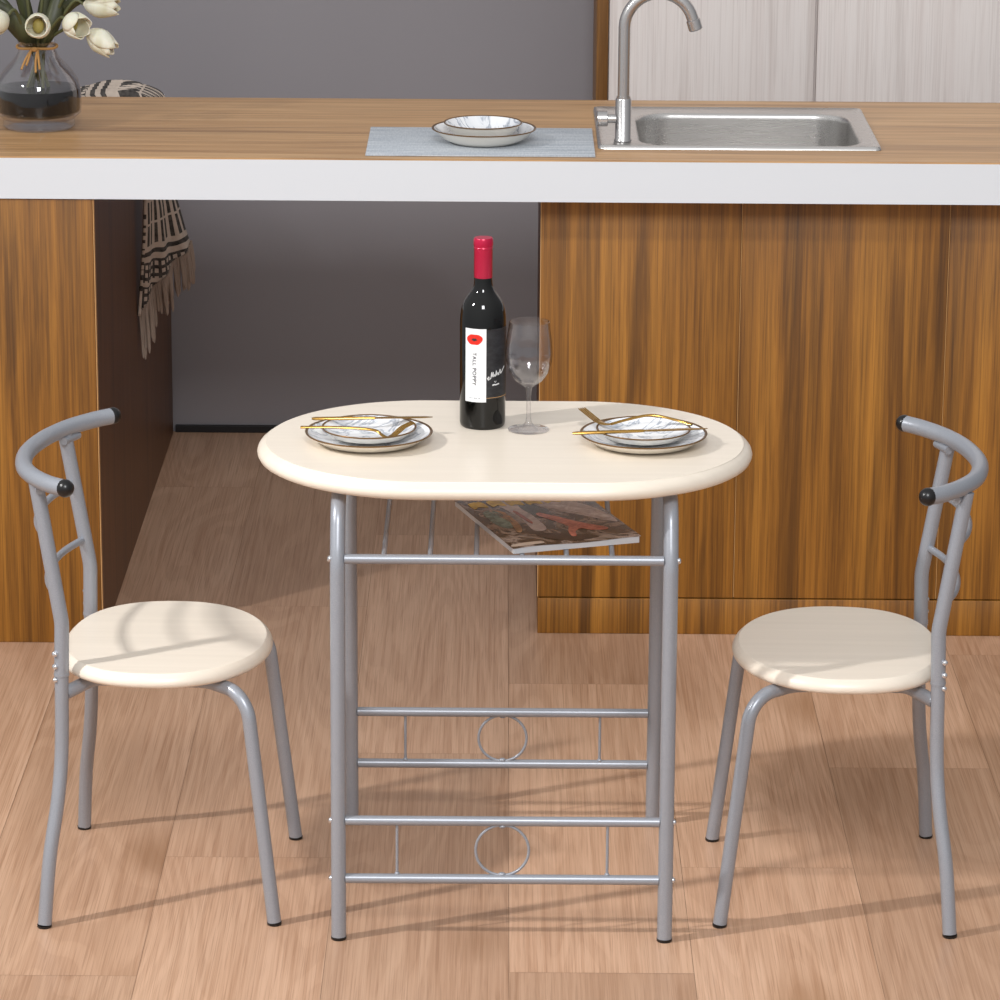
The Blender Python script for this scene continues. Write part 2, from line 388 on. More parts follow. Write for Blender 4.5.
bm = bmesh.new(); lathe(bm, [(0, .003), (.02, .003), (.032, .002), (.036, 0)], 32, ((bx0 + bx1) / 2, (by0 + by1) / 2, z - .162)); obj('drain', bm, NICKEL, t)
FX, FY, FZ = .228, 1.445, CZ + .0035
t = thing('faucet', 'brushed steel gooseneck faucet at the left end of the sink', 'faucet', (FX, FY, FZ))
bm = bmesh.new(); lathe(bm, [(0, 0), (.017, 0), (.017, .003), (.0155, .005), (.0155, .082), (.0145, .084), (.0135, .084), (.0135, .088), (0, .088)], 32); obj('body', bm, NICKEL, t)
pts = [(0, 0, .086), (0, 0, .222)] + [(.067 - .067 * math.cos(R(a)), 0, .222 + .067 * math.sin(R(a))) for a in range(10, 166, 8)]
a = R(162); e = Vector((.067 - .067 * math.cos(a), 0, .222 + .067 * math.sin(a))); d = Vector((math.sin(a), 0, math.cos(a)))
d = Vector((.30, 0, -.95)).normalized()
bm = bmesh.new(); tube(bm, pts + [e + d * .006], .0115, 20); obj('spout', bm, NICKEL, t)
bm = bmesh.new(); tube(bm, [e + d * .004, e + d * .0055, e + d * .024, e + d * .026], [.0115, .0135, .0135, .0115], 20); obj('aerator', bm, NICKEL, t)
bm = bmesh.new(); tube(bm, [(-.014, 0, .044), (-.03, 0, .044)], .009, 20); tube(bm, [(-.0295, 0, .044), (-.031, 0, .044), (-.05, 0, .044), (-.052, 0, .044)], [.013, .0155, .0155, .013], 24); obj('handle', bm, NICKEL, t)

# ---------------------------------------------------------------- dining table
def sup(a, b, n, z, N=96, nb=None):
    out = []
    for k in range(N):
        th = 2 * PI * k / N; c, s = math.cos(th), math.sin(th); nn = n if (nb is None or c > 0) else nb
        out.append((a * math.copysign(abs(c) ** (2 / nn), c), b * math.copysign(abs(s) ** (2 / nn), s), z))
    return out
def stadium(hx, r, z, N=64):
    out = []
    for k in range(N):
        a = -90 + 180 * k / (N - 1); out.append((hx + r * math.cos(R(a)), r * math.sin(R(a)), z))
    for k in range(N):
        a = 90 + 180 * k / (N - 1); out.append((-hx + r * math.cos(R(a)), r * math.sin(R(a)), z))
    return out
t = thing('dining_table', 'cream oval-topped dining table on silver tube frame', 'table', (0, 0, 0)); T = t
bm = bmesh.new(); rr = .271; hx = .3965 - rr
prof = [(-.03, -.028), (-.008, -.0275), (-.003, -.0245), (-.0005, -.0195), (0, -.016), (-.0012, -.0115), (-.004, -.0075), (-.008, -.0042), (-.0125, -.0016), (-.0135, -.001), (-.0138, -.0002), (-.0145, 0), (-.016, 0), (-.05, 0)]
loft(bm, [stadium(hx, rr + dr, .75 + dz) for dr, dz in prof]); obj('tabletop', bm, CREAM, t, ang=50, loc=(0, .005, 0))
def legY(z): return .2625 - .0225 * z / .6
legs = {}
for sx in (-1, 1):
    for sy in (-1, 1):
        x = sx * .2585
        p = fillet([(x, sy * .2625, .0045), (x, sy * .24, .62), (x, sy * .205, .708), (x, 0, .709)], [.12, .06], 10)
        bm = bmesh.new(); tube(bm, p, .0118, 20); lg = obj('leg', bm, SILVER, t); legs[sx, sy] = lg
        bm = bmesh.new(); lathe(bm, [(0, 0), (.0118, 0), (.0124, .001), (.0124, .0045), (0, .005)], 20, (x, sy * .2628, 0)); obj('foot_cap', bm, BLACK, lg)
        for z in ((.622, .197, .101) if sy < 0 else (.622, .204, .110)):
            bm = bmesh.new(); ball(bm, (x + sx * .0120, sy * legY(z), z), .0052, (.8, 1, 1)); obj('bolt', bm, BOLT, lg)
for sy, zs in ((-1, (.622, .197, .101)), (1, (.622, .204, .110))):
    for z in zs:
        bm = bmesh.new(); y = sy * legY(z); tube(bm, [(-.2475, y, z), (.2475, y, z)], .0078, 16); obj('rail', bm, SILVER, t)
    y = sy * legY(.15); zt, zb = zs[1], zs[2]; zc = (zt + zb) / 2
    for x in (-.166, .166):
        bm = bmesh.new(); tube(bm, [(x, y, zb + .005), (x, y, zt - .005)], .0023, 10); ball(bm, (x, y, zb + .0075), .0042); obj('rod', bm, SILVER, t)
    bm = bmesh.new(); rg = (zt - zb) / 2 - .0075 + .0015
    tube(bm, [(rg * math.cos(2 * PI * k / 48), y, zc + rg * math.sin(2 * PI * k / 48)) for k in range(48)], .0023, 10, closed=True, up=Vector((0, 1, 0)))
    ball(bm, (0, y, zb + .0075), .0045, (1.4, 1, .8)); ball(bm, (0, y, zt - .0075), .0045, (1.4, 1, .8)); obj('ring', bm, SILVER, t)
for x in (-.187, -.115, -.043, .028, .097, .168):
    bm = bmesh.new(); tube(bm, [(x, -.2385, .6225), (x, .2385, .6225)], .0042, 12); obj('shelf_rod', bm, SILVER, t)

# ---------------------------------------------------------------- chairs
def make_chair(label, loc, rz):
    t = thing('dining_chair', label, 'chair', loc, rz)
    bm = bmesh.new()
    prof = [(-.012, .3955), (-.004, .3965), (-.001, .400), (0, .404), (-.001, .408), (-.0035, .4125), (-.0075, .4165), (-.0095, .418), (-.0103, .4188), (-.0112, .419), (-.0125, .419), (-.05, .419)]
    loft(bm, [sup(.1695 + d, .205 + d, 2.05, z, 128, 2.45) for d, z in prof]); obj('seat', bm, CREAM, t, ang=50)
    for s in (-1, 1):
        # upright: rear leg and back post in one bent tube, splayed to the floor
        low = spline([(-.178, s * .2235, .0045), (-.170, s * .206, .11), (-.158, s * .185, .2), (-.152, s * .17, .28), (-.150, s * .163, .404)], 8)
        bm = bmesh.new(); tube(bm, low, .0112, 18); rl_ = obj('rear_leg', bm, SILVER, t)
        bm = bmesh.new(); lathe(bm, [(0, 0), (.0112, 0), (.0118, .001), (.0118, .0045), (0, .005)], 18, (-.1783, s * .224, 0)); obj('foot_cap', bm, BLACK, rl_)
        up = fillet([(-.150, s * .163, .405), (-.148, s * .160, .490), (-.184, s * .153, .716)], .12, 10)
        bm = bmesh.new(); tube(bm, up, .0118, 18); tube(bm, [(-.150, s * .163, .403), (-.150, s * .163, .407)], .0124, 18); po = obj('back_post', bm, SILVER, t)
        for z in (.420, .441): bm = bmesh.new(); ball(bm, (-.1585, s * .171, z), .0052); obj('bolt', bm, BOLT, po)
        bm = bmesh.new(); ball(bm, (-.1585, s * .171, .398), .0048); obj('bolt', bm, BOLT, rl_)
        fl = fillet([(-.146, s * .158, .372), (-.105, s * .118, .384), (.075, s * .120, .384), (.144, s * .1725, .380), (.187, s * .1935, .0045)], [.03, .05, .06, .055], 12)
        bm = bmesh.new(); tube(bm, fl, .0112, 18); f_ = obj('front_leg', bm, SILVER, t)
        bm = bmesh.new(); lathe(bm, [(0, 0), (.0112, 0), (.0118, .001), (.0118, .0045), (0, .005)], 18, (.1872, s * .1938, 0)); obj('foot_cap', bm, BLACK, f_)
    for z, f in ((.535, .2), (.630, .62)):
        x = -.150 - (z - .49) * .159; y = .158 - (z - .49) * .03
        bm = bmesh.new(); tube(bm, spline([(x, -y, z), (x - .022, -y * .55, z), (x - .031, 0, z), (x - .022, y * .55, z), (x, y, z)], 8), .006, 12); obj('crossbar', bm, SILVER, t)
    bm = bmesh.new()
    hp = spline([(-.119, -.229, .728), (-.151, -.2, .7265), (-.186, -.15, .725), (-.212, -.085, .723), (-.2235, 0, .722), (-.212, .085, .723), (-.186, .15, .725), (-.151, .2, .7265), (-.119, .229, .728)], 8)
    tube(bm, hp, .0135, 20); hd = obj('handle', bm, SILVER, t)
    for s in (-1, 1):
        bm = bmesh.new(); dd = Vector((.039, s * .032, .0015)).normalized(); c = Vector((-.119, s * .229, .728))
        ball(bm, c - dd * .003, .0143, (1, 1, 1)); obj('end_cap', bm, BLACK, hd)
        bm = bmesh.new(); c2 = Vector((-.183, s * .153, .711)); tube(bm, [c2 + Vector((-.0, s * .02, -.003)) + Vector((.012, 0, 0)), c2 + Vector((-.004, -s * .024, -.003))], .0068, 12); obj('weld_plate', bm, SILVER, hd)
    return t
ch = make_chair('silver tube chair with cream seat left of the table', (-.5445, -.004, 0), R(-2))
hd = [c for c in ch.children if c.name.startswith('handle')][0]; hd.rotation_euler.z = R(-1.6)
ch2 = dup(ch, (.541, -.010, 0), R(178.8), 'silver tube chair with cream seat right of the table, before the wood cabinet')
for c in ch2.children:
    if c.name.startswith('handle'): c.rotation_euler.z = 0; c.location.x = .005

# ---------------------------------------------------------------- plates
def make_plate(name, label, r, h, loc, group, rz=0):
    t = thing(name, label, 'plate', loc, rz, group)
    bm = bmesh.new()
    lathe(bm, [(0, .004), (r * .5, .004), (r * .62, .0055), (r * .78, h * .5), (r * .955, h - .0006)], 64); obj('marbled_face', bm, MARBLE, t)
    bm = bmesh.new()
    lathe(bm, [(r * .955, h - .0006), (r * .99, h + .0008), (r, h - .0002), (r * .995, h - .0016), (r * .97, h - .002)], 64); obj('rim', bm, RIMD, t)
    bm = bmesh.new()
    lathe(bm, [(r * .97, h - .002), (r * .8, h * .5 - .0045), (r * .62, .0008), (r * .55, 0), (0, 0), ], 64); obj('underside', bm, PORC, t)
    return t
TZ = .7502; CZT = CZ + .0036
big = make_plate('dinner_plate', 'marbled dinner plate on the table beside the wine bottle, under a small plate', .102, .019, (-.217, -.016, TZ), 'dinner plates')
dup(big, (.2215, -.014, TZ), R(140), 'marbled dinner plate on the right end of the table, under a small plate')
make_plate('dinner_plate', 'marbled dinner plate on the grey placemat, under a small plate', .102, .028, (-.043, 1.425, CZT), 'dinner plates', R(60))
sm = make_plate('side_plate', 'small marbled plate left of the bottle, stacked on a dinner plate', .076, .017, (-.217, -.010, TZ + .0078), 'side plates', R(30))
dup(sm, (.2215, -.008, TZ + .0078), R(200), 'small marbled plate stacked on the dinner plate at the right of the table')
make_plate('side_plate', 'small marbled plate topmost of the pair on the grey placemat', .0765, .027, (-.045, 1.428, CZT + .0112), 'side plates', R(290))

# ---------------------------------------------------------------- gold cutlery
def blade(bm, secs):
    """secs: (point, half width, half thickness); width lies across the run, in the table plane"""
    loops = []
    P = [Vector(s[0]) for s in secs]
    for i, (p, wd, th) in enumerate(secs):
        d = (P[min(i + 1, len(P) - 1)] - P[max(i - 1, 0)]); d.z = 0; d.normalize(); n = Vector((-d.y, d.x, 0))
        loops.append([P[i] + n * wd * math.cos(a) + Vector((0, 0, th * math.sin(a))) for a in [2 * PI * k / 10 for k in range(10)]])
    loft(bm, loops)
def knife(label, a, b, group):
    a, b = Vector(a), Vector(b); t = thing('table_knife', label, 'knife', a, 0, group); d = b - a
    bm = bmesh.new(); blade(bm, [(d * f, wd, th) for f, wd, th in ((0, .002, .0018), (.03, .0034, .0028), (.3, .0036, .003), (.5, .0030, .0026), (.53, .0028, .0022))]); obj('handle', bm, GOLD, t)
    bm = bmesh.new(); blade(bm, [(d * f, wd, th) for f, wd, th in ((.52, .003, .0016), (.58, .0062, .0011), (.8, .0068, .0010), (.94, .005, .0009), (1, .001, .0006))]); obj('blade', bm, GOLD, t)
def fork(label, pts, head, group):
    """pts: the handle's run; head: (neck, tip) with tines"""
    o = Vector(pts[0]); t = thing('table_fork', label, 'fork', o, 0, group)
    P = [Vector(p) - o for p in pts]; sp = spline(P, 6); n = len(sp)
    bm = bmesh.new(); blade(bm, [(p, .0035 - .001 * math.sin(PI * i / (n - 1)), .0022) for i, p in enumerate(sp)]); obj('handle', bm, GOLD, t)
    h = [Vector(p) - o for p in head]; bm = bmesh.new(); sp = spline(h, 5); n = len(sp)
    half = n // 2
    blade(bm, [(p, (.0025 + .0045 * min(1, i / (half * .8))), .0014) for i, p in enumerate(sp[:half + 1])])
    for k in (-1.5, -.5, .5, 1.5):
        q = []
        for i in range(half, n):
            d = sp[min(i + 1, n - 1)] - sp[max(i - 1, 0)]; d.z = 0; d.normalize(); q.append((sp[i] + Vector((-d.y, d.x, 0)) * k * .0036, .0013 if i < n - 1 else .0008, .0011))
        blade(bm, q)
    obj('tines', bm, GOLD, t)
UZ = TZ + .0285
knife('gold table knife lying farther back on the left plates, beside the bottle', (-.310, .018, UZ + .001), (-.116, .030, UZ + .002), 'gold knives')
fork('gold fork lying nearer on the left plates, tines towards the bottle', [(-.325, -.037, UZ + .001), (-.27, -.036, UZ + .001), (-.215, -.036, UZ - .002), (-.198, -.042, UZ - .006)], [(-.200, -.041, UZ - .006), (-.188, -.054, UZ - .010), (-.176, -.050, UZ - .007), (-.162, -.036, UZ + .002), (-.147, -.022, UZ + .006)], 'gold forks')
knife('gold table knife lying straight across the front of the right plates', (.107, -.056, UZ - .001), (.323, -.024, UZ), 'gold knives')
fork('gold arched fork lying along the far side of the right plates', [(.299, .004, UZ - .001), (.27, .022, UZ + .003), (.235, .028, UZ + .008), (.2, .018, UZ + .004), (.17, .004, UZ - .001)], [(.172, .005, UZ - .001), (.160, .004, UZ - .001), (.150, .016, UZ), (.138, .042, UZ + .003), (.124, .07, UZ + .008)], 'gold forks')

# ---------------------------------------------------------------- wine bottle and glass
BX, BY, BR = -.0365, .100, .0372
t = thing('wine_bottle', 'dark wine bottle with crimson foil neck standing on the table', 'bottle', (BX, BY, TZ))
bm = bmesh.new()
bp = [(0, .003), (.03, .001), (.034, 0), (.0365, .003), (BR, .008), (BR, .168), (.0371, .176), (.0366, .185), (.0353, .193), (.0330, .201), (.0296, .208), (.0252, .2145), (.0206, .2205), (.0172, .2265), (.0154, .233), (.0146, .240)] + [(.0142, .25), (.0140, .298), (.0150, .299), (.0150, .307), (.013, .309), (0, .309)]
lathe(bm, bp, 64); obj('glass_body', bm, BOTTLE, t)
bm = bmesh.new(); lathe(bm, [(.0146, .2455), (.0149, .246), (.0149, .293), (.0156, .2945), (.0149, .296), (.0158, .299), (.0158, .3078), (.0145, .3105), (0, .311)], 48); obj('foil_capsule', bm, FOIL, t)
def patch(bm, a0, a1, z0, z1, r, n=16):
    vs = []
    for k in range(n + 1):
        a = R(a0 + (a1 - a0) * k / n); vs.append([bm.verts.new((r_ * math.sin(a), -r_ * math.cos(a), z)) for r_, z in ((r, z0), (r, z1), (r - .0005, z1), (r - .0005, z0))])
    for A, B in zip(vs, vs[1:]):
        for k in range(4): bm.faces.new((A[k], B[k], B[(k + 1) % 4], A[(k + 1) % 4]))
    bm.faces.new(vs[0]); bm.faces.new(vs[-1][::-1])
LR = BR + .0005
bm = bmesh.new(); patch(bm, -47, 9, .047, .168, LR); lab = obj('label', bm, PAPER, t, ang=30); lab['label'] = 'white label with a red poppy and upright lettering'
bm = bmesh.new(); patch(bm, 9.5, 92, .052, .167, LR); blab = obj('side_label', bm, BLABEL, t, ang=30); blab['label'] = 'black label with white script'
def wrap(me, r, ac):
    for v in me.vertices:
        a = R(ac) + v.co.x / r; rr = r + v.co.z; v.co = (rr * math.sin(a), -rr * math.cos(a), v.co.y)
def text_mesh(s, size, rot, off, spacing=1.0):
    c = bpy.data.curves.new('lettering', 'FONT'); c.body = s; c.size = size; c.space_character = spacing; c.align_x = 'CENTER'; c.align_y = 'CENTER'; c.extrude = .0001; c.offset = .00016
    o = bpy.data.objects.new('tmp', c); COL.objects.link(o); dg = bpy.context.evaluated_depsgraph_get(); dg.update()
    me = bpy.data.meshes.new_from_object(o.evaluated_get(dg)); bpy.data.objects.remove(o); bpy.data.curves.remove(c)
    me.transform(Matrix.Translation((off[0], off[1], .0002)) @ Matrix.Rotation(rot, 4, 'Z')); return me
def letter(name, s, size, rot, off, ac, mat, parent, spacing=1.0):
    me = text_mesh(s, size, rot, off, spacing); wrap(me, LR, ac); me.materials.append(mat); o = bpy.data.objects.new(name, me); COL.objects.link(o); o.parent = parent; return o
letter('lettering', 'TALL POPPY', .0088, -PI / 2, (0, .102), -21, INK, lab, 1.15)
bm = bmesh.new()
for k, wd_ in enumerate((4, 3, 5, 3, 4)): patch(bm, -34 + k * 6, -34 + k * 6 + wd_, .0525, .0545, LR + .0002, 3)
obj('faint_marks', bm, GREYINK, lab, ang=30)
def flat_poly(pts, mats, name, parent, ac, dz):
    bm = bmesh.new(); n = len(pts); c = Vector((sum(p[0] for p in pts) / n, sum(p[1] for p in pts) / n))
    rings = [[bm.verts.new((c.x + (p[0] - c.x) * f, c.y + (p[1] - c.y) * f, dz)) for p in pts] for f in (1, .66, .33)]
    ce = bm.verts.new((c.x, c.y, dz))
    for A, B in zip(rings, rings[1:]):
        for k in range(n): bm.faces.new((A[k], A[(k + 1) % n], B[(k + 1) % n], B[k]))
    for k in range(n): bm.faces.new((rings[-1][k], rings[-1][(k + 1) % n], ce))
    o = obj(name, bm, mats, parent, recalc=False); wrap(o.data, LR, ac); return o
pop = [((.0138) * math.cos(a) * (1 + .03 * math.sin(2 * a)), .1515 + (.0100 if math.sin(a) < 0 else .0076) * math.sin(a) * (1 + .05 * math.cos(6 * a))) for a in [2 * PI * k / 36 for k in range(36)]]
flat_poly(pop, RED, 'poppy_emblem', lab, -21, .0002)
flat_poly([(.0045 * math.cos(a), .1495 + .0022 * math.sin(a) + .0012 * abs(math.cos(3 * a))) for a in [2 * PI * k / 24 for k in range(24)]], INK, 'poppy_centre', lab, -21, .0004)
def scribble(pts, r, name):
    bm = bmesh.new(); q = [Vector((LR * math.sin(R(a)), -LR * math.cos(R(a)), z)) for a, z in pts]; tube(bm, spline(q, 5), r, 6); obj(name, bm, WINK, blab)
scribble([(11, .0875), (15, .0835), (16, .0895), (13, .0865), (20, .086), (23, .0965), (24, .0885), (27, .0965), (28, .0885), (31, .0925), (33, .089), (36, .0985), (37, .0905), (41, .095), (43, .0905), (48, .0995), (50, .0925), (56, .0965), (66, .103)], .0006, 'script')
scribble([(30, .0815), (33, .079), (36, .0815)], .0004, 'small_mark')
scribble([(25, .0745), (30, .0755), (35, .0750), (44, .0762)], .0011, 'small_line')
bm = bmesh.new(); patch(bm, 9.5, 92, .0535, .0542, LR + .0002); obj('gilt_line', bm, EDGEW, blab, ang=30)

t = thing('wine_glass', 'empty stemmed wine glass standing beside the bottle', 'glass', (.0382, .068, TZ))
bm = bmesh.new()
o_ = [(0, .0), (.030, .0), (.0335, .001), (.0335, .0022), (.025, .0034), (.010, .0075), (.0048, .014), (.0036, .025), (.0035, .055), (.0048, .070), (.010, .0755), (.022, .083), (.032, .097), (.0373, .115), (.0383, .128), (.0370, .148), (.0340, .168), (.0325, .180)]
i_ = [(.0320, .1803), (.0319, .178), (.0334, .167), (.0364, .148), (.0377, .128), (.0367, .115), (.0312, .098), (.021, .0850), (.010, .0785), (0, .077)]
lathe(bm, o_ + i_, 56); obj('glass_bowl', bm, GLASS, t)
t.children[0].name = 'bowl_and_stem'

# ---------------------------------------------------------------- magazine
A = Vector((.014, -.226, 0)); ex = Vector((.197, .068, 0)).normalized(); ey = Vector((-ex.y, ex.x, 0)); MW, ML = .212, .292
t = thing('magazine', 'glossy magazine with dark picture cover lying on the under-table shelf', 'magazine', A + Vector((0, 0, .6272)), math.atan2(ex.y, ex.x))
bm = bmesh.new(); nx = 14
def sheet(bm, z0, z1, w0, w1, l0, l1):
    P = []
    for k in range(nx + 1):
        x = w0 + (w1 - w0) * k / nx; dz = .0012 * math.sin(PI * min(1, x / .05) * .5) + .0010 * math.sin(x * 40)
        P.append([bm.verts.new((x, y, z)) for y, z in ((l0, z0 + (0 if z0 <= 0 else dz)), (l1, z0 + (0 if z0 <= 0 else dz)), (l1, z1 + dz), (l0, z1 + dz))])
    for X, Y in zip(P, P[1:]):
        for k in range(4): bm.faces.new((X[k], X[(k + 1) % 4], Y[(k + 1) % 4], Y[k]))
    bm.faces.new(P[0][::-1]); bm.faces.new(P[-1])
sheet(bm, 0, .0085, .001, MW - .002, .0015, ML - .0015); obj('pages', bm, PAGES, t, ang=30)
m = M('magazine_cover', '#3c3128', .22); n1 = m.noise(m.coord((16, 12, 1), rot=(0, 0, .5)), 1, 5, .6, 1.4)
m.base(m.ramp(n1, [(.3, '#2a201b'), (.46, '#54402f'), (.54, '#a8968a'), (.60, '#4e4037'), (.75, '#3c3e33')])); COVER = m.m
bm = bmesh.new(); sheet(bm, .0086, .0095, 0, MW, 0, ML); cov = obj('cover', bm, COVER, t, ang=30)
def cz(x): return .0012 * math.sin(PI * min(1, x / .05) * .5) + .0010 * math.sin(x * 40) + .0097
def pict(name, pts, col, lay=0, rough=.25, nv=None):
    mm = M('print_' + name, col, rough)
    if nv:
        q = mm.noise(mm.coord((50, 50, 1)), 1, 4, .6, 1); mm.base(mm.ramp(q, [(.35, col), (.65, nv)]))
    q = spline([(x, y, 0) for x, y in pts], 4, True); bm = bmesh.new(); n = len(q); c = sum(q, Vector()) / n
    def up(p): return Vector((p.x, p.y, cz(p.x) + .00015 * lay))
    rings = [[bm.verts.new(up(c + (p - c) * f)) for p in q] for f in (1, .7, .4)]; ce = bm.verts.new(up(c))
    for X, Y in zip(rings, rings[1:]):
        for k in range(n): bm.faces.new((X[k], X[(k + 1) % n], Y[(k + 1) % n], Y[k]))
    for k in range(n): bm.faces.new((rings[-1][k], rings[-1][(k + 1) % n], ce))
    obj(name, bm, mm.m, cov, recalc=False)
pict('grey_stream', [(.055, .245), (.085, .245), (.09, .15), (.085, .085), (.062, .08), (.065, .15)], '#c6bcc2', 0, .25, '#eee6e8')
pict('pale_stream', [(.115, .24), (.16, .245), (.2, .17), (.207, .09), (.19, .10), (.165, .14), (.13, .19)], '#e2d8dc', 0, .25, '#b2a6a4')
pict('teal_shape', [(.018, .20), (.04, .20), (.045, .13), (.03, .10), (.016, .13)], '#90b0a4', 1, .25, '#3e4d45')
pict('tan_edge', [(.03, .205), (.05, .195), (.052, .12), (.04, .075), (.034, .085), (.045, .13)], '#d9ab74', 1, .3, '#7c5a38')
pict('red_streak', [(.066, .19), (.072, .19), (.076, .13), (.07, .12)], '#a34940', 2)
pict('pink_figure', [(.098, .172), (.106, .178), (.114, .165), (.128, .145), (.143, .115), (.158, .090), (.178, .062), (.172, .05), (.15, .058), (.138, .072), (.124, .058), (.118, .036), (.110, .036), (.114, .064), (.124, .086), (.118, .11), (.107, .14), (.098, .16)], '#f0937e', 2, .25, '#c06c5a')
pict('dark_patch', [(.088, .23), (.115, .225), (.118, .18), (.10, .15), (.088, .18)], '#2c2a20', 1, .25, '#4a4a34')
pict('white_splash', [(.128, .205), (.15, .21), (.19, .16), (.203, .12), (.196, .115), (.17, .15)], '#f2ecee', 2, .25, '#c9bcc0')
pict('dark_foot', [(.06, .065), (.11, .05), (.15, .02), (.10, .012), (.065, .035)], '#2a1d17', 1, .25, '#453026')
pict('pale_caption', [(.006, .018), (.05, .018), (.05, .006), (.006, .006)], '#c9b7a6', 1)
for k in range(6):
    x = .012 + k * .031
    pict('yellow_masthead', [(x, .258), (x + .022, .258), (x + .024, .226), (x + .011, .233), (x + .001, .226)], '#f6dc48', 2, .3, '#cfb434')

# ---------------------------------------------------------------- placemat
bm = bmesh.new(); box(bm, (-.269, 1.282, CZ + .0004), (.171, 1.587, CZ + .003), .0008)
tag(obj('placemat', bm, MAT, ang=30), 'blue-grey woven placemat lying on the counter beside the sink', 'placemat')

# ---------------------------------------------------------------- vase with tulips
VX, VY = -.927, 1.575
t = thing('vase', 'round clear glass vase with dark lower half on the counter', 'vase', (VX, VY, CZ + .0006))
bm = bmesh.new()
vo = [(0, 0), (.066, 0), (.0705, .004), (.071, .011), (.070, .018), (.074, .022), (.0835, .030), (.0850, .05), (.0845, .075), (.080, .094), (.069, .112), (.054, .128), (.042, .142), (.0365, .155), (.0365, .168), (.0385, .172)]
vi = [(.0365, .1725), (.0343, .166), (.0343, .155), (.0400, .141), (.0520, .1265), (.067, .1105), (.0775, .093), (.0820, .075), (.0825, .05), (.0810, .033), (.072, .026), (0, .025)]
lathe(bm, vo + vi, 64); obj('glass_body', bm, GLASS, t)
bm = bmesh.new(); lathe(bm, [(0, .0262), (.0724, .0268), (.0814, .0345), (.0829, .05), (.0826, .0755), (.0820, .079), (0, .079)], 64); obj('dark_filling', bm, LIQ, t)
bm = bmesh.new(); tube(bm, [(.0395 * math.cos(a), .0395 * math.sin(a), .161 + (.001 * math.sin(3 * a))) for a in [2 * PI * k / 40 for k in range(40)]], .0026, 8, closed=True)
for dx, dz in ((-.014, -.028), (-.024, -.036), (.012, -.036), (.004, -.042)): tube(bm, spline([(-.006 if dx < 0 else .006, -.0405, .161), (dx * .7, -.049, .161 + dz * .5), (dx, -.064, .161 + dz)], 6), .0022, 8)
ball(bm, (0, -.042, .161), .006, (1.3, .7, .8)); tb = obj('twine_bow', bm, TWINE, t)

def tulip_head(bm, c, d, ln, wd, opn, mi=0, rot=0):
    d = Vector(d).normalized(); q = Vector((0, 0, 1)).rotation_difference(d); c = Vector(c)
    nu, nv = 8, 9
    for k in range(6):
        a0 = rot + k * PI / 3; sc = 1.0 if k % 2 else .93; hw = PI / 3.0 * 1.02
        for side, off in ((0, 0),):
            grid = []
            for j in range(nv):
                f = j / (nv - 1)
                rad = wd * sc * (math.sin(min(1, f * 1.9) * PI / 2) ** .75) * (1 - (1 - opn) * max(0, f - .45) ** 1.6 * 2.0)
                wf = (1 if f < .55 else math.cos((f - .55) / .45 * PI / 2 * .93) ** .6)
                row = []
                for i in range(nu):
                    u = (i / (nu - 1) - .5) * 2; a = a0 + u * hw * wf
                    r2 = rad * (1 - .05 * u * u); p = Vector((r2 * math.cos(a), r2 * math.sin(a), ln * f * (1 - .04 * u * u)))
                    row.append(bm.verts.new(c + q @ p))
                grid.append(row)
            for j in range(nv - 1):
                for i in range(nu - 1):
                    try: bm.faces.new((grid[j][i], grid[j][i + 1], grid[j + 1][i + 1], grid[j + 1][i])).material_index = mi
                    except ValueError: pass
def leaf(bm, pts, wd, mi=0):
    sp = spline(pts, 6); n = len(sp); prev = None
    for i, p in enumerate(sp):
        f = i / (n - 1); t_ = (sp[min(i + 1, n - 1)] - sp[max(i - 1, 0)]).normalized(); s = t_.cross(Vector((0, 1, .3))).normalized(); up = s.cross(t_)
        hw = wd * (math.sin(PI * min(1, f * .93 + .07)) ** .7) + .0004
        row = [bm.verts.new(p + s * hw * u + up * hw * .35 * (abs(u) ** 1.5)) for u in (-1, -.5, 0, .5, 1)]
        if prev:
            for k in range(4): bm.faces.new((prev[k], prev[k + 1], row[k + 1], row[k])).material_index = mi
        prev = row
VZ = CZ + .0006
def tulip(label, head, d, base, mid, ln=.062, wd=.025, opn=.62, leaves=()):
    o = Vector((VX, VY, VZ)); t = thing('tulip', label, 'flower', o, 0, 'cream tulips')
    h = Vector(head) + Vector((.011, -.01, -.001)) - o; d = Vector(d).normalized()
    bm = bmesh.new(); tube(bm, spline([base, mid, h - d * .02, h + d * .002], 8), .0032, 8); obj('stem', bm, STEM, t)
    bm = bmesh.new(); tulip_head(bm, h, d, ln * 1.12, wd * 1.14, opn, 0, random.uniform(0, 1)); b = obj('blossom', bm, PETAL, t, ang=70, recalc=False)
    sd = b.modifiers.new('thickness', 'SOLIDIFY'); sd.thickness = .0012
    bm = bmesh.new(); ball(bm, h + d * ln * .4, wd * .5, (1, 1, 1.3), 0); obj('centre', bm, STAMEN, b)
    for lf, wd_ in leaves:
        bm = bmesh.new(); leaf(bm, lf, wd_); lo = obj('leaf', bm, LEAF, t, recalc=False); sd = lo.modifiers.new('thickness', 'SOLIDIFY'); sd.thickness = .001
NK = (0, 0, .162)
def nk(x, y): return (x, y, .168)
tulip('cream tulip facing the viewer, above the middle of the vase', (-.9215, 1.497, 1.19), (.02, -.9, .10), (.01, .0, .08), nk(.004, -.012), .05, .0225, .8, [([(.0, -.008, .155), (-.03, -.03, .2), (-.075, -.02, .235), (-.13, 0, .255)], .02)])
tulip('cream tulip with half-open cup, right of the middle bloom', (-.872, 1.515, 1.196), (.6, -.62, -.12), (-.012, .012, .08), nk(.014, -.01), .05, .0235, .8, [([(.006, -.006, .155), (.03, -.022, .2), (.045, -.01, .25), (.06, .01, .31)], .016)])
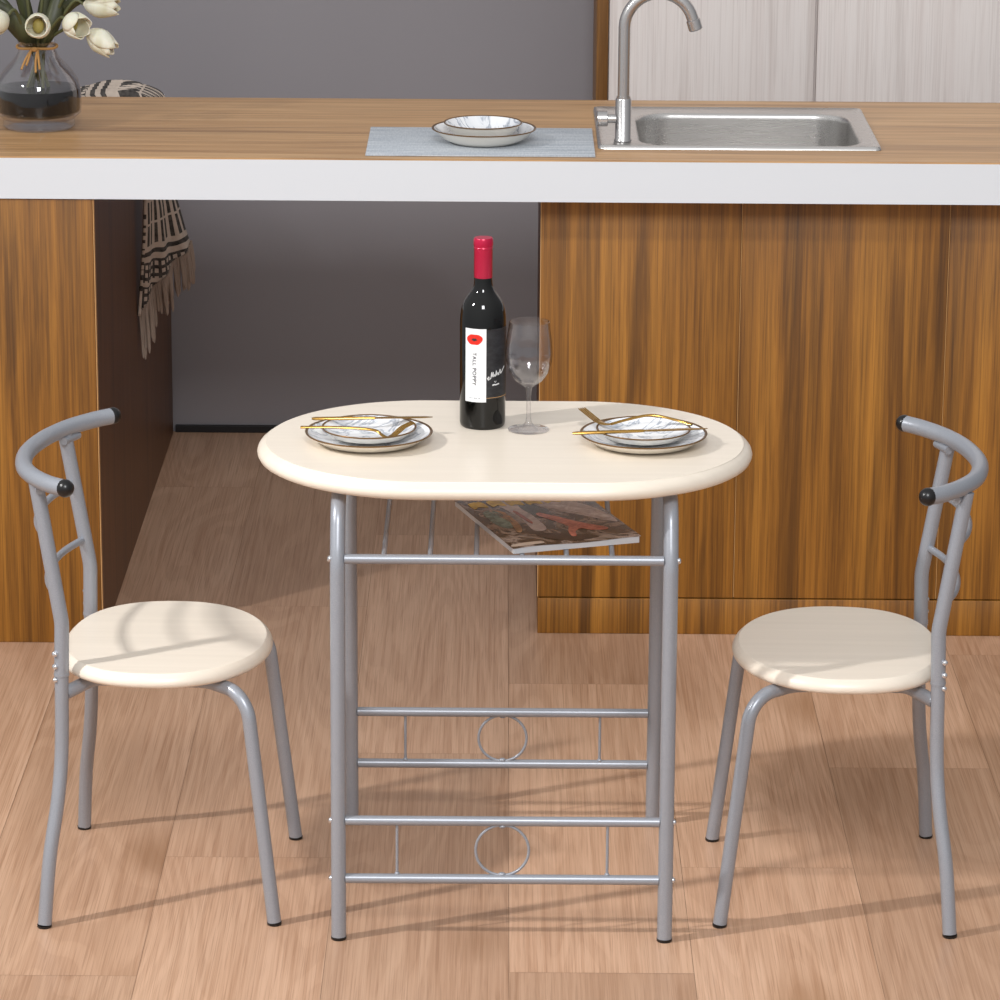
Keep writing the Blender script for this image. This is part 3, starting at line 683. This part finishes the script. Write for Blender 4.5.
tulip('cream tulip drooping lowest on the right side of the bunch', (-.833, 1.52, 1.178), (.72, -.18, -.50), (-.02, -.01, .08), nk(.018, .0), .062, .0215, .6)
tulip('cream tulip pointing right, just above the drooping bloom', (-.845, 1.57, 1.222), (.92, -.1, -.06), (-.016, .0, .08), nk(.02, .006), .066, .0225, .55)
tulip('cream tulip cut by the top of the photo, highest on the right', (-.855, 1.56, 1.248), (.9, -.1, .14), (.012, -.02, .08), nk(.016, .01), .064, .022, .6, [([(.01, .004, .155), (.035, .0, .21), (.07, -.01, .245), (.11, -.012, .262)], .012)])
tulip('cream tulip at the left edge of the photo, turned left', (-.985, 1.525, 1.205), (-.6, -.6, -.28), (.02, .015, .08), nk(-.016, -.008), .055, .0235, .75, [([(-.008, -.004, .155), (-.04, -.01, .2), (-.08, .0, .25), (-.12, .01, .28)], .018)])
tulip('cream tulip on an upright stem rising out of the photo left of the middle bloom', (-.965, 1.585, 1.31), (-.2, -.1, 1), (.0, .02, .08), nk(-.01, .008), .062, .023, .6, [([(-.004, .004, .155), (-.02, .01, .22), (-.034, .008, .28), (-.04, 0, .33)], .013)])
tulip('cream tulip on an upright stem rising out of the photo right of the middle bloom', (-.915, 1.6, 1.32), (.1, 0, 1), (.02, .0, .08), nk(.004, .01), .062, .023, .6, [([(.004, .006, .155), (.014, .012, .22), (.03, .012, .28), (.045, .01, .33)], .014)])

# ---------------------------------------------------------------- throw heaped on the rear of the left cabinet, one end hanging over its side
t = thing('throw_blanket', 'black and cream patterned throw with fringe heaped behind the counter at left', 'blanket', (0, 0, 0))
nu, nv = 25, 60
def prof_pt(u, s):
    """u: 0 near .. 1 far; s: metres along the cloth from the left end of the heap"""
    y = 2.105 + .13 * u
    key = [(-1.08, y, .79), (-1.03, y, .87), (-.94, y, .935), (-.84, y, .957), (-.765, y + .01, .945), (-.728 - .02 * (1 - u), y + .01, .90)]
    xl, xr = (-.782, 2.088), (-.700, 2.225)
    for f, in ((0.12,), (.4,), (.7,), (1.,)):
        zb = .785 + f * ((.475 - .785) + (.60 - .475) * u ** .8)
        spread = .35 + .65 * f
        x = -.748 + (u - .5) * (.085 + .020 * f) * spread + .016 * f; yy = 2.16 + (u - .5) * .14
        fold = .010 * math.sin(u * 17) * f
        key.append((x + fold * .6, yy - fold, zb))
    return key
bm = bmesh.new(); uvl = bm.loops.layers.uv.new('UVMap'); rows = []
NF = 5
for i in range(-NF, nu):
    pts_ = [Vector(p) for p in prof_pt(max(i, 0) / (nu - 1), 0)]
    if i < 0:
        g = math.cos(PI / 2 * -i / NF)
        for k in range(6): pts_[k].z = .79 + (pts_[k].z - .79) * g; pts_[k].y -= .03 * math.sin(PI / 2 * -i / NF)
        for k in range(6, len(pts_)): pts_[k] += Vector((-.001 * i, .004 * i, .0)) * .6
    sp = spline(pts_, 8); acc = 0; row = []
    for k, p in enumerate(sp):
        if k: acc += (p - sp[k - 1]).length
        q = p.copy(); q.z += .004 * math.sin(i * .9 + k * .5) * (1 if k < 30 else .3)
        row.append((bm.verts.new(q), acc))
    rows.append(row)
for i in range(len(rows) - 1):
    for k in range(len(rows[0]) - 1):
        q = [rows[i][k], rows[i + 1][k], rows[i + 1][k + 1], rows[i][k + 1]]; f = bm.faces.new([v[0] for v in q])
        for lp, (v, s), ii in zip(f.loops, q, (i, i + 1, i + 1, i)): lp[uvl].uv = ((ii - NF) / (nu - 1), s - .02)
hem = [rows[i + NF][-1][0].co.copy() for i in range(nu)]
c_ = obj('cloth', bm, THROW, t, ang=80); sd = c_.modifiers.new('thickness', 'SOLIDIFY'); sd.thickness = .006
bm = bmesh.new(); rng = random.Random(5)
for i in range(nu * 2 - 1):
    f = i / 2; a = hem[int(f)].lerp(hem[min(int(f) + 1, nu - 1)], f - int(f)); ln = .055 + .025 * rng.random() + (.025 if i < 12 else 0)
    dx, dy = rng.uniform(-.006, .01), rng.uniform(-.01, .006)
    tube(bm, spline([a + Vector((0, 0, .006)), a + Vector((dx * .6, dy * .5, -ln * .4)), a + Vector((dx, dy, -ln))], 4), [.0035, .003, .0034, .0038, .004, .0038, .0036, .0034, .0014], 6)
obj('fringe', bm, FRINGE, t)
